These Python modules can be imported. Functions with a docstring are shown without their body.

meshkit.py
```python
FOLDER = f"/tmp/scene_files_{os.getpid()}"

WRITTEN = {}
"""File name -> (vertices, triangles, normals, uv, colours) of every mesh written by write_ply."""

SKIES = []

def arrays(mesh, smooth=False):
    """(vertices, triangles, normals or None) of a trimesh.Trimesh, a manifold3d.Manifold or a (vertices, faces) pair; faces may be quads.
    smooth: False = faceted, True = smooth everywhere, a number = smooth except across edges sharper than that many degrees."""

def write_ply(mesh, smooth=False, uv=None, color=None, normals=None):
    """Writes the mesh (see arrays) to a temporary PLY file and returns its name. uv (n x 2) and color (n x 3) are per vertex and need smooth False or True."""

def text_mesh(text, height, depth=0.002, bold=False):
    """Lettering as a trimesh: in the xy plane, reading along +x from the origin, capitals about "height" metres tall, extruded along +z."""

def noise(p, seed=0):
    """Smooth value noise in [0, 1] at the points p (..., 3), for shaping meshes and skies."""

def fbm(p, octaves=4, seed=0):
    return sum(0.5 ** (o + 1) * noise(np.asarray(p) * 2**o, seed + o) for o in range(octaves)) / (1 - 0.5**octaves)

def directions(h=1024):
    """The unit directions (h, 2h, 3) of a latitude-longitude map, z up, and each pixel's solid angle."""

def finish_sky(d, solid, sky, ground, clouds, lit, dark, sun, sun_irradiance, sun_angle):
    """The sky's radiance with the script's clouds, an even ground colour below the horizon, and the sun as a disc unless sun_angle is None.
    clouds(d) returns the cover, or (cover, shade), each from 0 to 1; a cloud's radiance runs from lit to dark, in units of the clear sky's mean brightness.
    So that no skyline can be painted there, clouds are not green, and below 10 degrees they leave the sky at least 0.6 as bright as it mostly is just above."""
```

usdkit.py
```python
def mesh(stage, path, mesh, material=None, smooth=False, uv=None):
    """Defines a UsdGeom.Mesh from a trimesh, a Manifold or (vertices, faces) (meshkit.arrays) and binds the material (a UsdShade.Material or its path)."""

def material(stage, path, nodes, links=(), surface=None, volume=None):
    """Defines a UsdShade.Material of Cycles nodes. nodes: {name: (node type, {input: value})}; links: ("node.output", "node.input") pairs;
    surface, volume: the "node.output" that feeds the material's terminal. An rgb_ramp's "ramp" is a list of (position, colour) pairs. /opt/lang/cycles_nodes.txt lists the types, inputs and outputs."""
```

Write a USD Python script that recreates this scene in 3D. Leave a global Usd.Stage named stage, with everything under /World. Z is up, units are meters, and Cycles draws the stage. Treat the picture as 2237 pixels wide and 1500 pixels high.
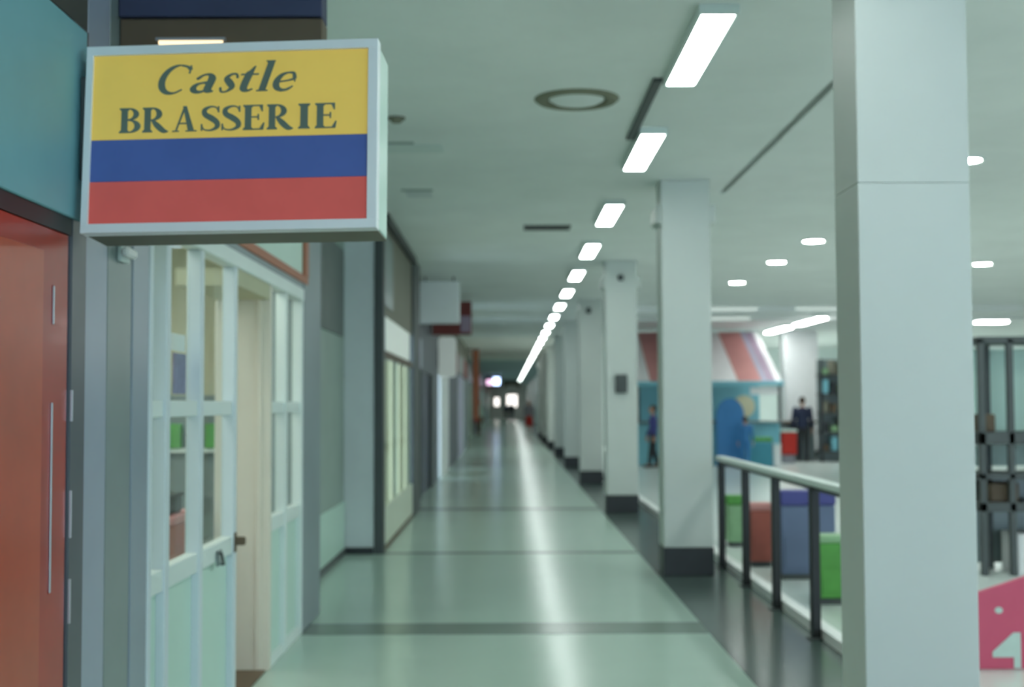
import math, numpy as np, trimesh, manifold3d, usdkit, meshkit
from shapely.geometry import Point, Polygon, box as sbox, MultiPoint
from shapely import affinity
from shapely.ops import unary_union
from pxr import Usd, UsdGeom, UsdLux, UsdShade, Sdf, Gf
rng = np.random.default_rng(7)

stage = Usd.Stage.CreateInMemory()
UsdGeom.SetStageUpAxis(stage, UsdGeom.Tokens.z)
UsdGeom.SetStageMetersPerUnit(stage, 1.0)
UsdGeom.Xform.Define(stage, '/World')
stage.SetDefaultPrim(stage.GetPrimAtPath('/World'))

# ------------------------------------------------------------------ camera, light, exposure
F, EYE = 2800.0, 1.55
cam = UsdGeom.Camera.Define(stage, '/World/camera')
p_, y_, r_ = math.radians(2.70), math.radians(0.235), math.radians(0.23)
fwd = np.array([math.sin(y_) * math.cos(p_), math.cos(y_) * math.cos(p_), math.sin(p_)])
r0 = np.array([math.cos(y_), -math.sin(y_), 0.0]); u0 = np.cross(r0, fwd)
right = math.cos(r_) * r0 - math.sin(r_) * u0
up = math.cos(r_) * u0 + math.sin(r_) * r0
m4 = Gf.Matrix4d(*right, 0, *up, 0, *(-fwd), 0, 0, 0, EYE, 1)
cam.AddTransformOp().Set(m4)
cam.CreateHorizontalApertureAttr(36.0)
cam.CreateVerticalApertureAttr(36.0 * 1500 / 2237)
cam.CreateFocalLengthAttr(F / 2237 * 36.0)
cam.CreateClippingRangeAttr(Gf.Vec2f(0.05, 500))
cam.CreateFStopAttr(3.4)
cam.CreateFocusDistanceAttr(2.6)
cam.CreateExposureAttr(0.32)

TUBE = 12.0        # radiance of the ceiling tubes
DOWN = 100.0        # radiance of the round downlights
STORE = 20.0       # radiance of the store lamps
usdkit.material(stage, '/World/Looks/sky', {'b': ('background_shader', {'color': (0.62, 0.82, 1.0), 'strength': 0.75})}, [], surface='b.background')
dome = UsdLux.DomeLight.Define(stage, '/World/sky')
dome.CreateIntensityAttr(1.2)
dome.CreateColorAttr(Gf.Vec3f(0.62, 0.82, 1.0))

# ------------------------------------------------------------------ materials
def lin(c):
    c = np.asarray(c, float) / 255
    return tuple(np.where(c <= 0.04045, c / 12.92, ((c + 0.055) / 1.055) ** 2.4))
def dull(name, c, rough=0.6, vary=0.08, scale=3.0, spec=0.4, metal=0.0, bump=0.0, coat=0.0, lit=0.0):
    c = np.array(lin(c))
    nodes = {'g': ('geometry', {}),
             'n': ('noise_texture', {'scale': scale, 'detail': 5.0, 'roughness': 0.6}),
             'r': ('rgb_ramp', {'ramp': [(0.25, tuple(c * (1 - vary))), (0.75, tuple(np.minimum(c * (1 + vary), 0.95)))]}),
             'p': ('principled_bsdf', {'roughness': rough, 'specular_ior_level': spec, 'metallic': metal, 'coat_weight': coat, 'coat_roughness': 0.1})}
    links = [('g.position', 'n.vector'), ('n.fac', 'r.fac'), ('r.color', 'p.base_color')]
    if lit:                                   # a backlit lightbox face
        nodes['p'][1]['emission_strength'] = lit; links.append(('r.color', 'p.emission_color'))
    if bump:
        nodes['n2'] = ('noise_texture', {'scale': 220.0, 'detail': 3.0})
        nodes['b'] = ('bump', {'strength': bump, 'distance': 0.004})
        links += [('g.position', 'n2.vector'), ('n2.fac', 'b.height'), ('b.normal', 'p.normal')]
    return usdkit.material(stage, '/World/Looks/' + name, nodes, links, surface='p.BSDF')
def glow(name, c, s):
    return usdkit.material(stage, '/World/Looks/' + name, {'e': ('emission', {'color': c, 'strength': s})}, [], surface='e.emission')
def pane_mat(name, tint=(0.96, 0.98, 0.97)):
    return usdkit.material(stage, '/World/Looks/' + name,
        {'t': ('transparent_bsdf', {'color': tint}), 'g': ('glossy_bsdf', {'color': (0.9, 0.95, 0.93), 'roughness': 0.04}),
         'f': ('layer_weight', {'blend': 0.5}), 'pw': ('math', {'math_type': 'power', 'value2': 4.0}), 'sc': ('math', {'math_type': 'multiply', 'value2': 0.25}), 'm': ('mix_closure', {})},
        [('f.facing', 'pw.value1'), ('pw.value', 'sc.value1'), ('sc.value', 'm.fac'), ('t.BSDF', 'm.closure1'), ('g.BSDF', 'm.closure2')], surface='m.closure')
def terrazzo(name, c1, c2, rough, spec=0.5):
    c1, c2 = lin(c1), lin(c2)
    return usdkit.material(stage, '/World/Looks/' + name,
        {'g': ('geometry', {}), 'n': ('noise_texture', {'scale': 90.0, 'detail': 4.0, 'roughness': 0.7}),
         'w': ('noise_texture', {'scale': 0.9, 'detail': 3.0}), 'mx': ('mix_float', {'fac': 0.4}),
         'r': ('rgb_ramp', {'ramp': [(0.3, c2), (0.7, c1)]}),
         'v': ('noise_texture', {'scale': 2.2, 'detail': 2.0}), 'b': ('bump', {'strength': 0.25, 'distance': 0.01}),
         'p': ('principled_bsdf', {'roughness': rough, 'specular_ior_level': spec})},
        [('g.position', 'n.vector'), ('g.position', 'w.vector'), ('g.position', 'v.vector'), ('n.fac', 'mx.a'), ('w.fac', 'mx.b'), ('mx.result', 'r.fac'),
         ('r.color', 'p.base_color'), ('v.fac', 'b.height'), ('b.normal', 'p.normal')], surface='p.BSDF')

M = {}
M['floor'] = terrazzo('floor', (184, 207, 194), (170, 196, 182), 0.19, 0.22)
M['band'] = terrazzo('band', (118, 138, 126), (104, 124, 114), 0.22)
M['border'] = terrazzo('border', (82, 98, 94), (70, 86, 82), 0.2)
M['hall'] = terrazzo('hall', (226, 234, 230), (216, 228, 222), 0.24)
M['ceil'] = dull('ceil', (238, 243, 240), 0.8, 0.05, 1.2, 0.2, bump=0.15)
M['ceil_lit'] = dull('ceil_lit', (248, 246, 240), 0.8, 0.03, 1.2, 0.2)
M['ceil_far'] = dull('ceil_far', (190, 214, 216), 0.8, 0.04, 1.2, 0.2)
M['column'] = dull('column', (209, 215, 210), 0.55, 0.03, 1.0, 0.35, bump=0.05)
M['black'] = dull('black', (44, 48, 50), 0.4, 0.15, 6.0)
M['darkgrey'] = dull('darkgrey', (78, 84, 84), 0.55, 0.1)
M['upper'] = dull('upper', (72, 72, 68), 0.75, 0.12, 2.0)
M['navy'] = dull('navy', (58, 64, 92), 0.6, 0.12)
M['brown'] = dull('brown', (98, 84, 66), 0.6, 0.12)
M['red'] = dull('red', (166, 50, 36), 0.28, 0.16, 2.5, 0.4, coat=0.15)
M['red_sheen'] = dull('red_sheen', (182, 74, 46), 0.28, 0.22, 1.6, 0.4, coat=0.15)
M['teal'] = dull('teal', (122, 178, 188), 0.5, 0.05, 3.0)
M['steel'] = dull('steel', (196, 200, 206), 0.3, 0.05, 4.0, 0.5, 0.7)
M['clad_a'] = dull('clad_a', (150, 160, 176), 0.28, 0.06, 2.0, 0.6)
M['clad_b'] = dull('clad_b', (120, 134, 134), 0.28, 0.08, 2.0, 0.6)
M['clad_c'] = dull('clad_c', (134, 148, 160), 0.28, 0.06, 2.0, 0.6)
M['post'] = dull('post', (30, 34, 34), 0.45, 0.15, 6.0)
M['riser'] = dull('riser', (206, 214, 196), 0.5, 0.05, 2.0)
M['bright'] = dull('bright', (246, 250, 247), 0.45, 0.02, 2.0)
M['ventring'] = dull('ventring', (128, 128, 108), 0.6, 0.1, 6.0)
M['greypatch'] = dull('greypatch', (98, 108, 106), 0.5, 0.15, 3.0)
M['lightbox'] = dull('lightbox', (236, 242, 236), 0.45, 0.02, 2.0, lit=0.12)
M['strip'] = glow('strip', (0.85, 1.0, 0.93), 0.62)
M['jamb'] = dull('jamb', (72, 78, 86), 0.3, 0.12, 3.0, 0.6)
M['white'] = dull('white', (222, 234, 230), 0.4, 0.03, 2.0)
M['white_blue'] = dull('white_blue', (212, 224, 228), 0.4, 0.03, 2.0)
M['mint'] = dull('mint', (196, 226, 212), 0.35, 0.04, 2.0)
M['ivory'] = dull('ivory', (222, 218, 202), 0.45, 0.03, 2.0)
M['orange'] = dull('orange', (172, 104, 74), 0.5, 0.08, 4.0)
M['greyblue'] = dull('greyblue', (126, 142, 148), 0.4, 0.1, 2.0)
M['pier'] = dull('pier', (214, 222, 222), 0.45, 0.05, 2.0)
M['recess'] = dull('recess', (150, 168, 160), 0.5, 0.08, 2.0)
M['olive'] = dull('olive', (190, 190, 160), 0.7, 0.08, 1.5)
M['yellow'] = dull('yellow', (222, 190, 92), 0.4, 0.03, 8.0, lit=0.26)
M['blue'] = dull('blue', (70, 94, 156), 0.4, 0.05, 8.0, lit=0.16)
M['signred'] = dull('signred', (196, 88, 82), 0.4, 0.05, 8.0, lit=0.24)
M['letter'] = dull('letter', (108, 124, 112), 0.5, 0.05, 8.0)
M['signframe'] = dull('signframe', (240, 246, 248), 0.4, 0.03, 4.0)
M['cream'] = dull('cream', (214, 212, 180), 0.6, 0.05, 2.0)
M['wallbrown'] = dull('wallbrown', (118, 116, 102), 0.6, 0.1, 2.0)
M['shopgrey'] = dull('shopgrey', (92, 98, 106), 0.5, 0.1, 2.0)
M['shopdark'] = dull('shopdark', (44, 50, 78), 0.4, 0.15, 2.0)
M['redbrown'] = dull('redbrown', (122, 54, 48), 0.5, 0.1, 3.0)
M['lilac'] = dull('lilac', (176, 176, 196), 0.6, 0.05)
M['mauve'] = dull('mauve', (166, 146, 166), 0.6, 0.05)
M['dustyred'] = dull('dustyred', (206, 146, 142), 0.6, 0.06)
M['canvas'] = dull('canvas', (240, 240, 240), 0.7, 0.03)
M['kioskteal'] = dull('kioskteal', (128, 192, 206), 0.5, 0.06)
M['kioskblue'] = dull('kioskblue', (64, 130, 190), 0.5, 0.08)
M['bluepurple'] = dull('bluepurple', (70, 72, 136), 0.5, 0.08)
M['slate'] = dull('slate', (98, 112, 140), 0.5, 0.08)
M['green'] = dull('green', (88, 160, 72), 0.5, 0.18, 6.0)
M['palegreen'] = dull('palegreen', (140, 180, 136), 0.5, 0.12, 6.0)
M['brick'] = dull('brick', (170, 96, 84), 0.5, 0.12, 6.0)
M['pink'] = dull('pink', (206, 84, 112), 0.5, 0.05)
M['cyan'] = dull('cyan', (70, 150, 170), 0.5, 0.08)
M['skin'] = dull('skin', (196, 150, 126), 0.5, 0.05)
M['hair'] = dull('hair', (62, 46, 34), 0.6, 0.15, 20.0)
M['navycloth'] = dull('navycloth', (42, 50, 74), 0.8, 0.1, 20.0)
M['darkcloth'] = dull('darkcloth', (50, 54, 56), 0.8, 0.1, 20.0)
M['greycloth'] = dull('greycloth', (150, 148, 156), 0.8, 0.08, 20.0)
M['redcloth'] = dull('redcloth', (190, 50, 42), 0.8, 0.08, 20.0)
M['palecloth'] = dull('palecloth', (196, 216, 206), 0.8, 0.05, 20.0)
M['paper'] = dull('paper', (240, 242, 240), 0.7, 0.02)
M['purple'] = dull('purple', (128, 122, 160), 0.6, 0.35, 18.0)
M['glass'] = pane_mat('glass')
M['tube'] = glow('tube', (0.92, 1.0, 0.965), TUBE)
M['down'] = glow('down', (0.93, 1.0, 0.97), DOWN)
M['store'] = glow('store', (0.95, 1.0, 0.98), STORE)
M['shoplamp'] = glow('shoplamp', (0.98, 1.0, 0.92), 5.5)
M['warm'] = glow('warm', (1.0, 0.78, 0.46), 1.5)
M['daylit'] = glow('daylit', (1.0, 0.96, 0.9), 1.8)
M['neon_pink'] = glow('neon_pink', (1.0, 0.62, 0.90), 1.6)
M['neon_blue'] = glow('neon_blue', (0.5, 0.66, 1.0), 5.0)

# ------------------------------------------------------------------ shape helpers
def bx(x0, x1, y0, y1, z0, z1, c=0.0):
    x0, x1 = min(x0, x1), max(x0, x1); y0, y1 = min(y0, y1), max(y0, y1); z0, z1 = min(z0, z1), max(z0, z1)
    if c <= 0:
        m = trimesh.creation.box((x1 - x0, y1 - y0, z1 - z0))
        m.apply_translation(((x0 + x1) / 2, (y0 + y1) / 2, (z0 + z1) / 2)); return m
    c = min(c, (x1 - x0) / 2.2, (y1 - y0) / 2.2, (z1 - z0) / 2.2)
    pts = []
    for x, sx in ((x0, 1), (x1, -1)):
        for y, sy in ((y0, 1), (y1, -1)):
            for z, sz in ((z0, 1), (z1, -1)):
                pts += [(x, y + sy * c, z + sz * c), (x + sx * c, y, z + sz * c), (x + sx * c, y + sy * c, z)]
    return trimesh.convex.convex_hull(np.array(pts))
def cat(*ms): return trimesh.util.concatenate([m for m in ms])
def lathe(prof, loc=(0, 0, 0), n=40):
    m = trimesh.creation.revolve(np.array(prof), sections=n); m.apply_translation(loc); return m
def rod(a, b, r, n=14):
    return trimesh.creation.cylinder(radius=r, segment=(a, b), sections=n)
def extr(poly, depth):
    gs = [g for g in getattr(poly, 'geoms', [poly]) if g.area > 1e-9]
    return trimesh.util.concatenate([trimesh.creation.extrude_polygon(g, depth, engine='earcut') for g in gs])

used = {}
def numbered(parent, name):
    k = (parent, name); n = used.get(k, 0); used[k] = n + 1
    return name if n == 0 else '%s_%03d' % (name, n)
def tag(prim, label=None, cat_=None, group=None, kind=None):
    for k, v in (('label', label), ('category', cat_), ('group', group), ('kind', kind)):
        if v: prim.SetCustomDataByKey(k, v)
class Thing:
    """A thing whose parts are given in world coordinates; its Xform is put at its base."""
    def __init__(s, name, label, cat_=None, group=None, kind=None, base=None):
        s.path = '/World/' + numbered('/World', name); s.base = base; s.parts = []
        s.meta = (label, cat_, group, kind)
    def add(s, name, mesh, mat, label=None, under=None):
        s.parts.append([name, mesh, mat, label, under]); return len(s.parts) - 1
    def done(s):
        bs = np.array([p[1].bounds for p in s.parts]); lo, hi = bs[:, 0].min(0), bs[:, 1].max(0)
        b = np.array(s.base if s.base is not None else ((lo[0] + hi[0]) / 2, (lo[1] + hi[1]) / 2, lo[2]))
        x = UsdGeom.Xform.Define(stage, s.path); x.AddTranslateOp().Set(Gf.Vec3d(*map(float, b)))
        tag(x.GetPrim(), *s.meta); paths = []
        for name, mesh, mat, label, under in s.parts:
            par = s.path if under is None else paths[under]
            pth = par + '/' + numbered(par, name); paths.append(pth)
            mm = mesh.copy(); mm.apply_translation(-b)
            g = usdkit.mesh(stage, pth, mm, M[mat], smooth=32)
            if label: tag(g.GetPrim(), label)
        s.prim = x.GetPrim(); s.at = b; return s
def single(name, mesh, mat, label, cat_=None, group=None, kind=None):
    pth = '/World/' + numbered('/World', name)
    lo, hi = mesh.bounds; b = np.array(((lo[0] + hi[0]) / 2, (lo[1] + hi[1]) / 2, lo[2]))
    mm = mesh.copy(); mm.apply_translation(-b)
    g = usdkit.mesh(stage, pth, mm, M[mat], smooth=32)
    g.AddTranslateOp().Set(Gf.Vec3d(*map(float, b)))
    tag(g.GetPrim(), label, cat_, group, kind); return g.GetPrim()
def struct(name, mesh, mat, label): return single(name, mesh, mat, label, None, None, 'structure')
def dup(src, name, loc, label, group=None):
    x = UsdGeom.Xform.Define(stage, '/World/' + numbered('/World', name))
    pr = x.GetPrim(); pr.GetReferences().AddInternalReference(src.prim.GetPath()); pr.SetInstanceable(True)
    x.ClearXformOpOrder() if False else None
    op = [o for o in x.GetOrderedXformOps()]
    (op[0] if op else x.AddTranslateOp()).Set(Gf.Vec3d(*map(float, loc)))
    tag(pr, label, src.meta[1], group or src.meta[2]); return pr
ORD = 'first second third fourth fifth sixth seventh eighth ninth tenth eleventh twelfth'.split()

# ------------------------------------------------------------------ the setting
CZ = 3.59
t = Thing('floor', 'pale green polished corridor floor with darker cross bands', kind='structure', base=(0, 0, -0.1))
t.add('paving', bx(-1.80, 1.36, -12, 135, -0.1, 0), 'floor')
for a, b in ((8.72, 9.17), (13.36, 13.56), (18.85, 19.25)):
    t.add('cross_band', bx(-1.40 if a < 9 else -1.69 if a < 13.5 else -1.29, 1.36, a, b, -0.01, 0.0015), 'band')
t.done()
struct('floor_border', bx(1.36, 2.06, -12, 135, -0.1, 0), 'border', 'dark polished floor strip along the columns and railing')
struct('hall_floor', bx(2.15, 16, -12, 48, -0.1, 0), 'hall', 'pale hall floor beyond the railing')
struct('trim_1', cat(bx(2.06, 2.15, -12, 48, -0.1, 0.07)), 'bright', 'white sill along the foot of the railing')
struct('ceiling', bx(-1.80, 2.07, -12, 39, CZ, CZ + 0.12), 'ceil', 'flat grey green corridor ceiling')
struct('ceiling_001', bx(-1.80, 2.07, 39, 60, CZ, CZ + 0.12), 'ceil_lit', 'far stretch of corridor ceiling painted paler for the light on it')  # paler colour stands in for a lit stretch of ceiling
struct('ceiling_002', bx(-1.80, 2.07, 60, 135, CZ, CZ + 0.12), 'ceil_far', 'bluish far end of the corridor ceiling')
struct('ceiling_003', cat(bx(2.13, 16, -12, 48, CZ, CZ + 0.12), bx(2.07, 2.13, 12.4, 48, CZ, CZ + 0.12)), 'ceil', 'flat hall ceiling right of the columns')
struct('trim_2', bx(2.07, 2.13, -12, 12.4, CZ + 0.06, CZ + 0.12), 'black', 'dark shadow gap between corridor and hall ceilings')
struct('trim_3', bx(2.2, 16, 27.0, 27.3, CZ - 0.13, CZ), 'bright', 'pale ceiling beam across the hall')
struct('trim_4', bx(2.2, 16, 30.2, 30.4, CZ - 0.08, CZ), 'bright', 'second thinner pale ceiling beam across the hall')
struct('hall_floor_001', bx(5.0, 9.6, 33.9, 36.0, -0.05, 0.004), 'darkgrey', 'dark strip painted as shadow on the hall floor before the store')  # floor coloured dark for the shadow at the feet of kiosk and people
struct('wall_right', bx(16, 16.2, -12, 48, -0.1, CZ + 0.12), 'white', 'far side wall of the hall')
struct('wall_back', bx(2.0, 16, 48, 48.2, -0.1, CZ + 0.12), 'white', 'pale end wall of the hall')
struct('wall_right_001', bx(2.07, 2.3, 48.2, 135, -0.1, CZ), 'pier', 'corridor wall beyond the hall')
# left side, from the camera on
struct('wall_left', bx(-1.60, -1.40, -12, 4.245, 2.80, CZ), 'upper', 'dark wall above the teal fascia')
struct('wall_left_001', bx(-1.62, -1.44, -12, 2.0, 0, 2.80), 'shopgrey', 'grey shop wall beside the camera')
struct('wall_left_002', bx(-1.60, -1.46, 5.01, 8.95, 3.25, CZ), 'upper', 'dark wall above the white shopfront')
struct('wall_left_003', cat(bx(-1.90, -1.70, 9.6, 13.4, 0, CZ)), 'recess', 'recessed grey green wall past the white shopfront')
t = Thing('wall_left_004', 'grey pilaster and pier framing the recess', kind='structure')
t.add('pilaster', bx(-1.75, -1.394, 8.80, 9.6, 0, CZ, 0.01), 'greyblue')
t.add('pier', bx(-1.75, -1.385, 13.4, 13.6, 0.0, CZ, 0.005), 'pier')
t.add('skirting', bx(-1.69, -1.39, 13.385, 13.4, 0, 0.07), 'black')
t.add('edge_post', bx(-1.385, -1.29, 13.38, 13.6, 0, CZ, 0.005), 'darkgrey')
t.add('grey_patch', bx(-1.70, -1.685, 11.6, 13.25, 2.25, 3.15, 0.004), 'greypatch', 'dark grey patch high on the recess wall')  # thin panel laid on the wall for its darker patch
t.add('dado', bx(-1.70, -1.685, 9.6, 13.38, 0.07, 0.55), 'mint')
t.add('skirting', bx(-1.70, -1.68, 9.6, 13.38, 0, 0.07), 'darkgrey')
t.done()
struct('wall_end', bx(-2.2, 2.3, 134, 134.2, -0.1, CZ), 'bright', 'wall closing the far end of the corridor')

# ------------------------------------------------------------------ columns
CY = [5.10 + 6.6 * k for k in range(-1, 9)]
CY[2] = 11.62; CY[3] = 18.25
for k, y in enumerate(CY):
    i = k - 1
    if y < 0:
        lab = 'white square column beside the camera, out of the frame'
        t = Thing('column', 'white square column standing just behind the camera', 'column', 'columns along the corridor')
    else:
        lab = ['wide white square column filling the right of the photo', 'white square column with black base, second from the camera, at the railing end',
               'third column, with a dark square box on its face', 'fourth column from the camera, next beyond the one with the dark box',
               'fifth column from the camera, seen edge on', 'sixth column from the camera, seen edge on', 'seventh column, far down the corridor',
               'eighth column, bright thin one at the far end of the row', 'ninth column, hidden beyond the bright thin one'][i]
        t = Thing('column', lab, 'column', 'columns along the corridor')
    x0, x1, y1 = 1.41, 1.86, y + 0.36
    zt = CZ
    if i == 0:
        t.add('shaft', bx(x0, x1, y, y1, 0.25, 2.4295, 0.003), 'column')
        t.add('shaft', bx(x0, x1, y, y1, 2.4305, zt, 0.003), 'column')
    else:
        t.add('shaft', bx(x0, x1, y, y1, 0.25, zt, 0.008), 'column')
    t.add('base', bx(x0 - 0.004, x1 + 0.004, y - 0.004, y1 + 0.004, 0, 0.25, 0.006), 'black', 'black skirting base')
    if i >= 1:
        t.add('collar', bx(x0 - 0.045, x1 + 0.06, y + 0.02, y1 + 0.06, 3.19, 3.37, 0.02), 'column')
    if i == 2:
        t.add('wall_box', bx(1.54, 1.71, y - 0.06, y, 1.70, 1.96, 0.01), 'darkgrey', 'dark square box')
        t.add('fitting', bx(1.59, 1.67, y - 0.07, y, 3.30, 3.39, 0.02), 'darkgrey')
    if i == 3:
        t.add('fitting', bx(1.55, 1.64, y - 0.07, y, 3.30, 3.42, 0.02), 'darkgrey')
    t.done()

# ------------------------------------------------------------------ ceiling lamps
def tube_lamp(y, label):
    t = Thing('ceiling_tube_lamp', label, 'ceiling light', 'tube lamps in a row down the corridor ceiling', base=(1.095, y, 3.54))
    t.add('housing', cat(bx(0.99, 1.008, y - 0.76, y + 0.76, 3.538, CZ, 0.003), bx(1.182, 1.20, y - 0.76, y + 0.76, 3.538, CZ, 0.003), bx(1.008, 1.182, y - 0.76, y - 0.732, 3.538, CZ, 0.003), bx(1.008, 1.182, y + 0.732, y + 0.76, 3.538, CZ, 0.003)), 'white')
    t.add('diffuser', bx(1.01, 1.18, y - 0.73, y + 0.73, 3.541, 3.575, 0.004), 'tube', 'glowing white diffuser')
    return t.done()
lys = [7.22, 10.15, 13.55] + [16.75 + 3.2 * k for k in range(36)]
src = tube_lamp(lys[0], 'largest lit tube lamp, first of the ceiling row from the camera')
for k, y in enumerate(lys[1:]):
    if y > 131: break
    lab = '%s lit tube lamp from the camera in the ceiling row' % ORD[k + 1] if k < 9 else 'tiny lit tube lamp in the far end of the row, merging into a line'
    dup(src, 'ceiling_tube_lamp', (1.095, y, 3.54), lab)
for y in (4.05, 0.9, -2.3, -5.5, -8.7):
    dup(src, 'ceiling_tube_lamp', (1.095, y, 3.54), 'lit tube lamp of the row above and behind the camera')
single('cable_tray', bx(0.925, 0.985, 7.95, 9.75, CZ - 0.025, CZ, 0.004), 'darkgrey', 'dark narrow tray on the ceiling between the two nearest tube lamps', 'cable tray')

def downlight(x, y, label):
    t = Thing('downlight', label, 'ceiling light', 'round downlights in the hall ceiling', base=(x, y, CZ - 0.02))
    t.add('trim_ring', lathe([(0.125, CZ), (0.125, CZ - 0.008), (0.135, CZ - 0.016), (0.16, CZ - 0.012), (0.168, CZ)], (x, y, 0)), 'white')
    t.add('lens', lathe([(0.0, CZ - 0.009), (0.126, CZ - 0.008), (0.126, CZ - 0.001), (0.0, CZ - 0.001)], (x, y, 0)), 'down', 'glowing lens')
    return t.done()
d0 = downlight(3.87, 16.05, 'round lit downlight nearest to the wide column, of the three left of it')
for x, y, lab in ((3.91, 18.46, 'middle one of three round downlights between the two nearest columns'), (3.90, 21.6, 'farthest of three round downlights, close beside the second column'),
                  (7.02, 18.8, 'round downlight right of the wide white column')):
    dup(d0, 'downlight', (x, y, CZ - 0.02), lab)
for x, y in [(3.87, v) for v in (-3, 0, 2.6, 5.3, 8.0, 10.7, 13.35)] + [(7.0, v) for v in (-3, 2.6, 5.3, 8.0, 10.7, 13.35, 16.0, 21.5, 24.2)] + [(10.2, v) for v in (2.6, 8, 13.35, 18.7, 24.2)]:
    dup(d0, 'downlight', (x, y, CZ - 0.02), 'round downlight hidden behind the wide column or outside the frame')

# round air diffuser, slot grille, hatches on the ceiling
t = Thing('air_diffuser', 'round grey ring-shaped air vent on the ceiling left of the lamps', 'vent')
c = (0.475, 8.50, 0)
t.add('outer_ring', lathe([(0.205, CZ), (0.215, CZ - 0.022), (0.262, CZ - 0.022), (0.285, CZ - 0.004), (0.285, CZ)], c, 48), 'ventring')
t.add('throat', lathe([(0.0, CZ - 0.002), (0.208, CZ - 0.002), (0.208, CZ - 0.0005), (0, CZ - 0.0005)], c, 48), 'wallbrown')
t.add('inner_cone', lathe([(0.0, CZ - 0.026), (0.15, CZ - 0.026), (0.185, CZ - 0.006), (0.15, CZ - 0.004), (0, CZ - 0.004)], c, 48), 'ceil')
t.done()
t = Thing('slot_grille', 'dark narrow slot vent on the ceiling beyond the round vent', 'vent')
t.add('frame', cat(bx(0.20, 0.74, 14.56, 14.60, CZ - 0.012, CZ), bx(0.20, 0.74, 14.90, 14.94, CZ - 0.012, CZ), bx(0.20, 0.23, 14.6, 14.9, CZ - 0.012, CZ), bx(0.71, 0.74, 14.6, 14.9, CZ - 0.012, CZ)), 'darkgrey')
for q in range(4): t.add('blade', bx(0.23, 0.71, 14.63 + q * 0.07, 14.66 + q * 0.07, CZ - 0.01, CZ), 'black')
t.done()
t = Thing('ceiling_hatch', 'faint access hatch in the ceiling just right of the yellow sign', 'hatch')
t.add('lid', bx(-0.98, -0.50, 9.98, 10.3, CZ - 0.008, CZ, 0.003), 'white'); t.add('rim', bx(-1.0, -0.72, 9.90, 9.975, CZ - 0.004, CZ), 'recess'); t.done()
t = Thing('ceiling_hatch', 'second faint dark hatch in the ceiling, above the grey pier', 'hatch')
t.add('lid', bx(-0.97, -0.72, 12.2, 12.55, CZ - 0.006, CZ, 0.002), 'pier'); t.add('rim', bx(-1.0, -0.70, 12.1, 12.19, CZ - 0.004, CZ), 'recess'); t.done()
t = Thing('smoke_detector', 'small brownish detector on the ceiling beside the sign edge', 'detector')
t.add('base', lathe([(0, CZ - 0.015), (0.06, CZ - 0.015), (0.065, CZ), (0, CZ)], (-0.78, 9.05, 0)), 'wallbrown'); t.add('head', lathe([(0, CZ - 0.04), (0.035, CZ - 0.036), (0.045, CZ - 0.014), (0, CZ - 0.014)], (-0.78, 9.05, 0)), 'ventring'); t.done()

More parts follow.
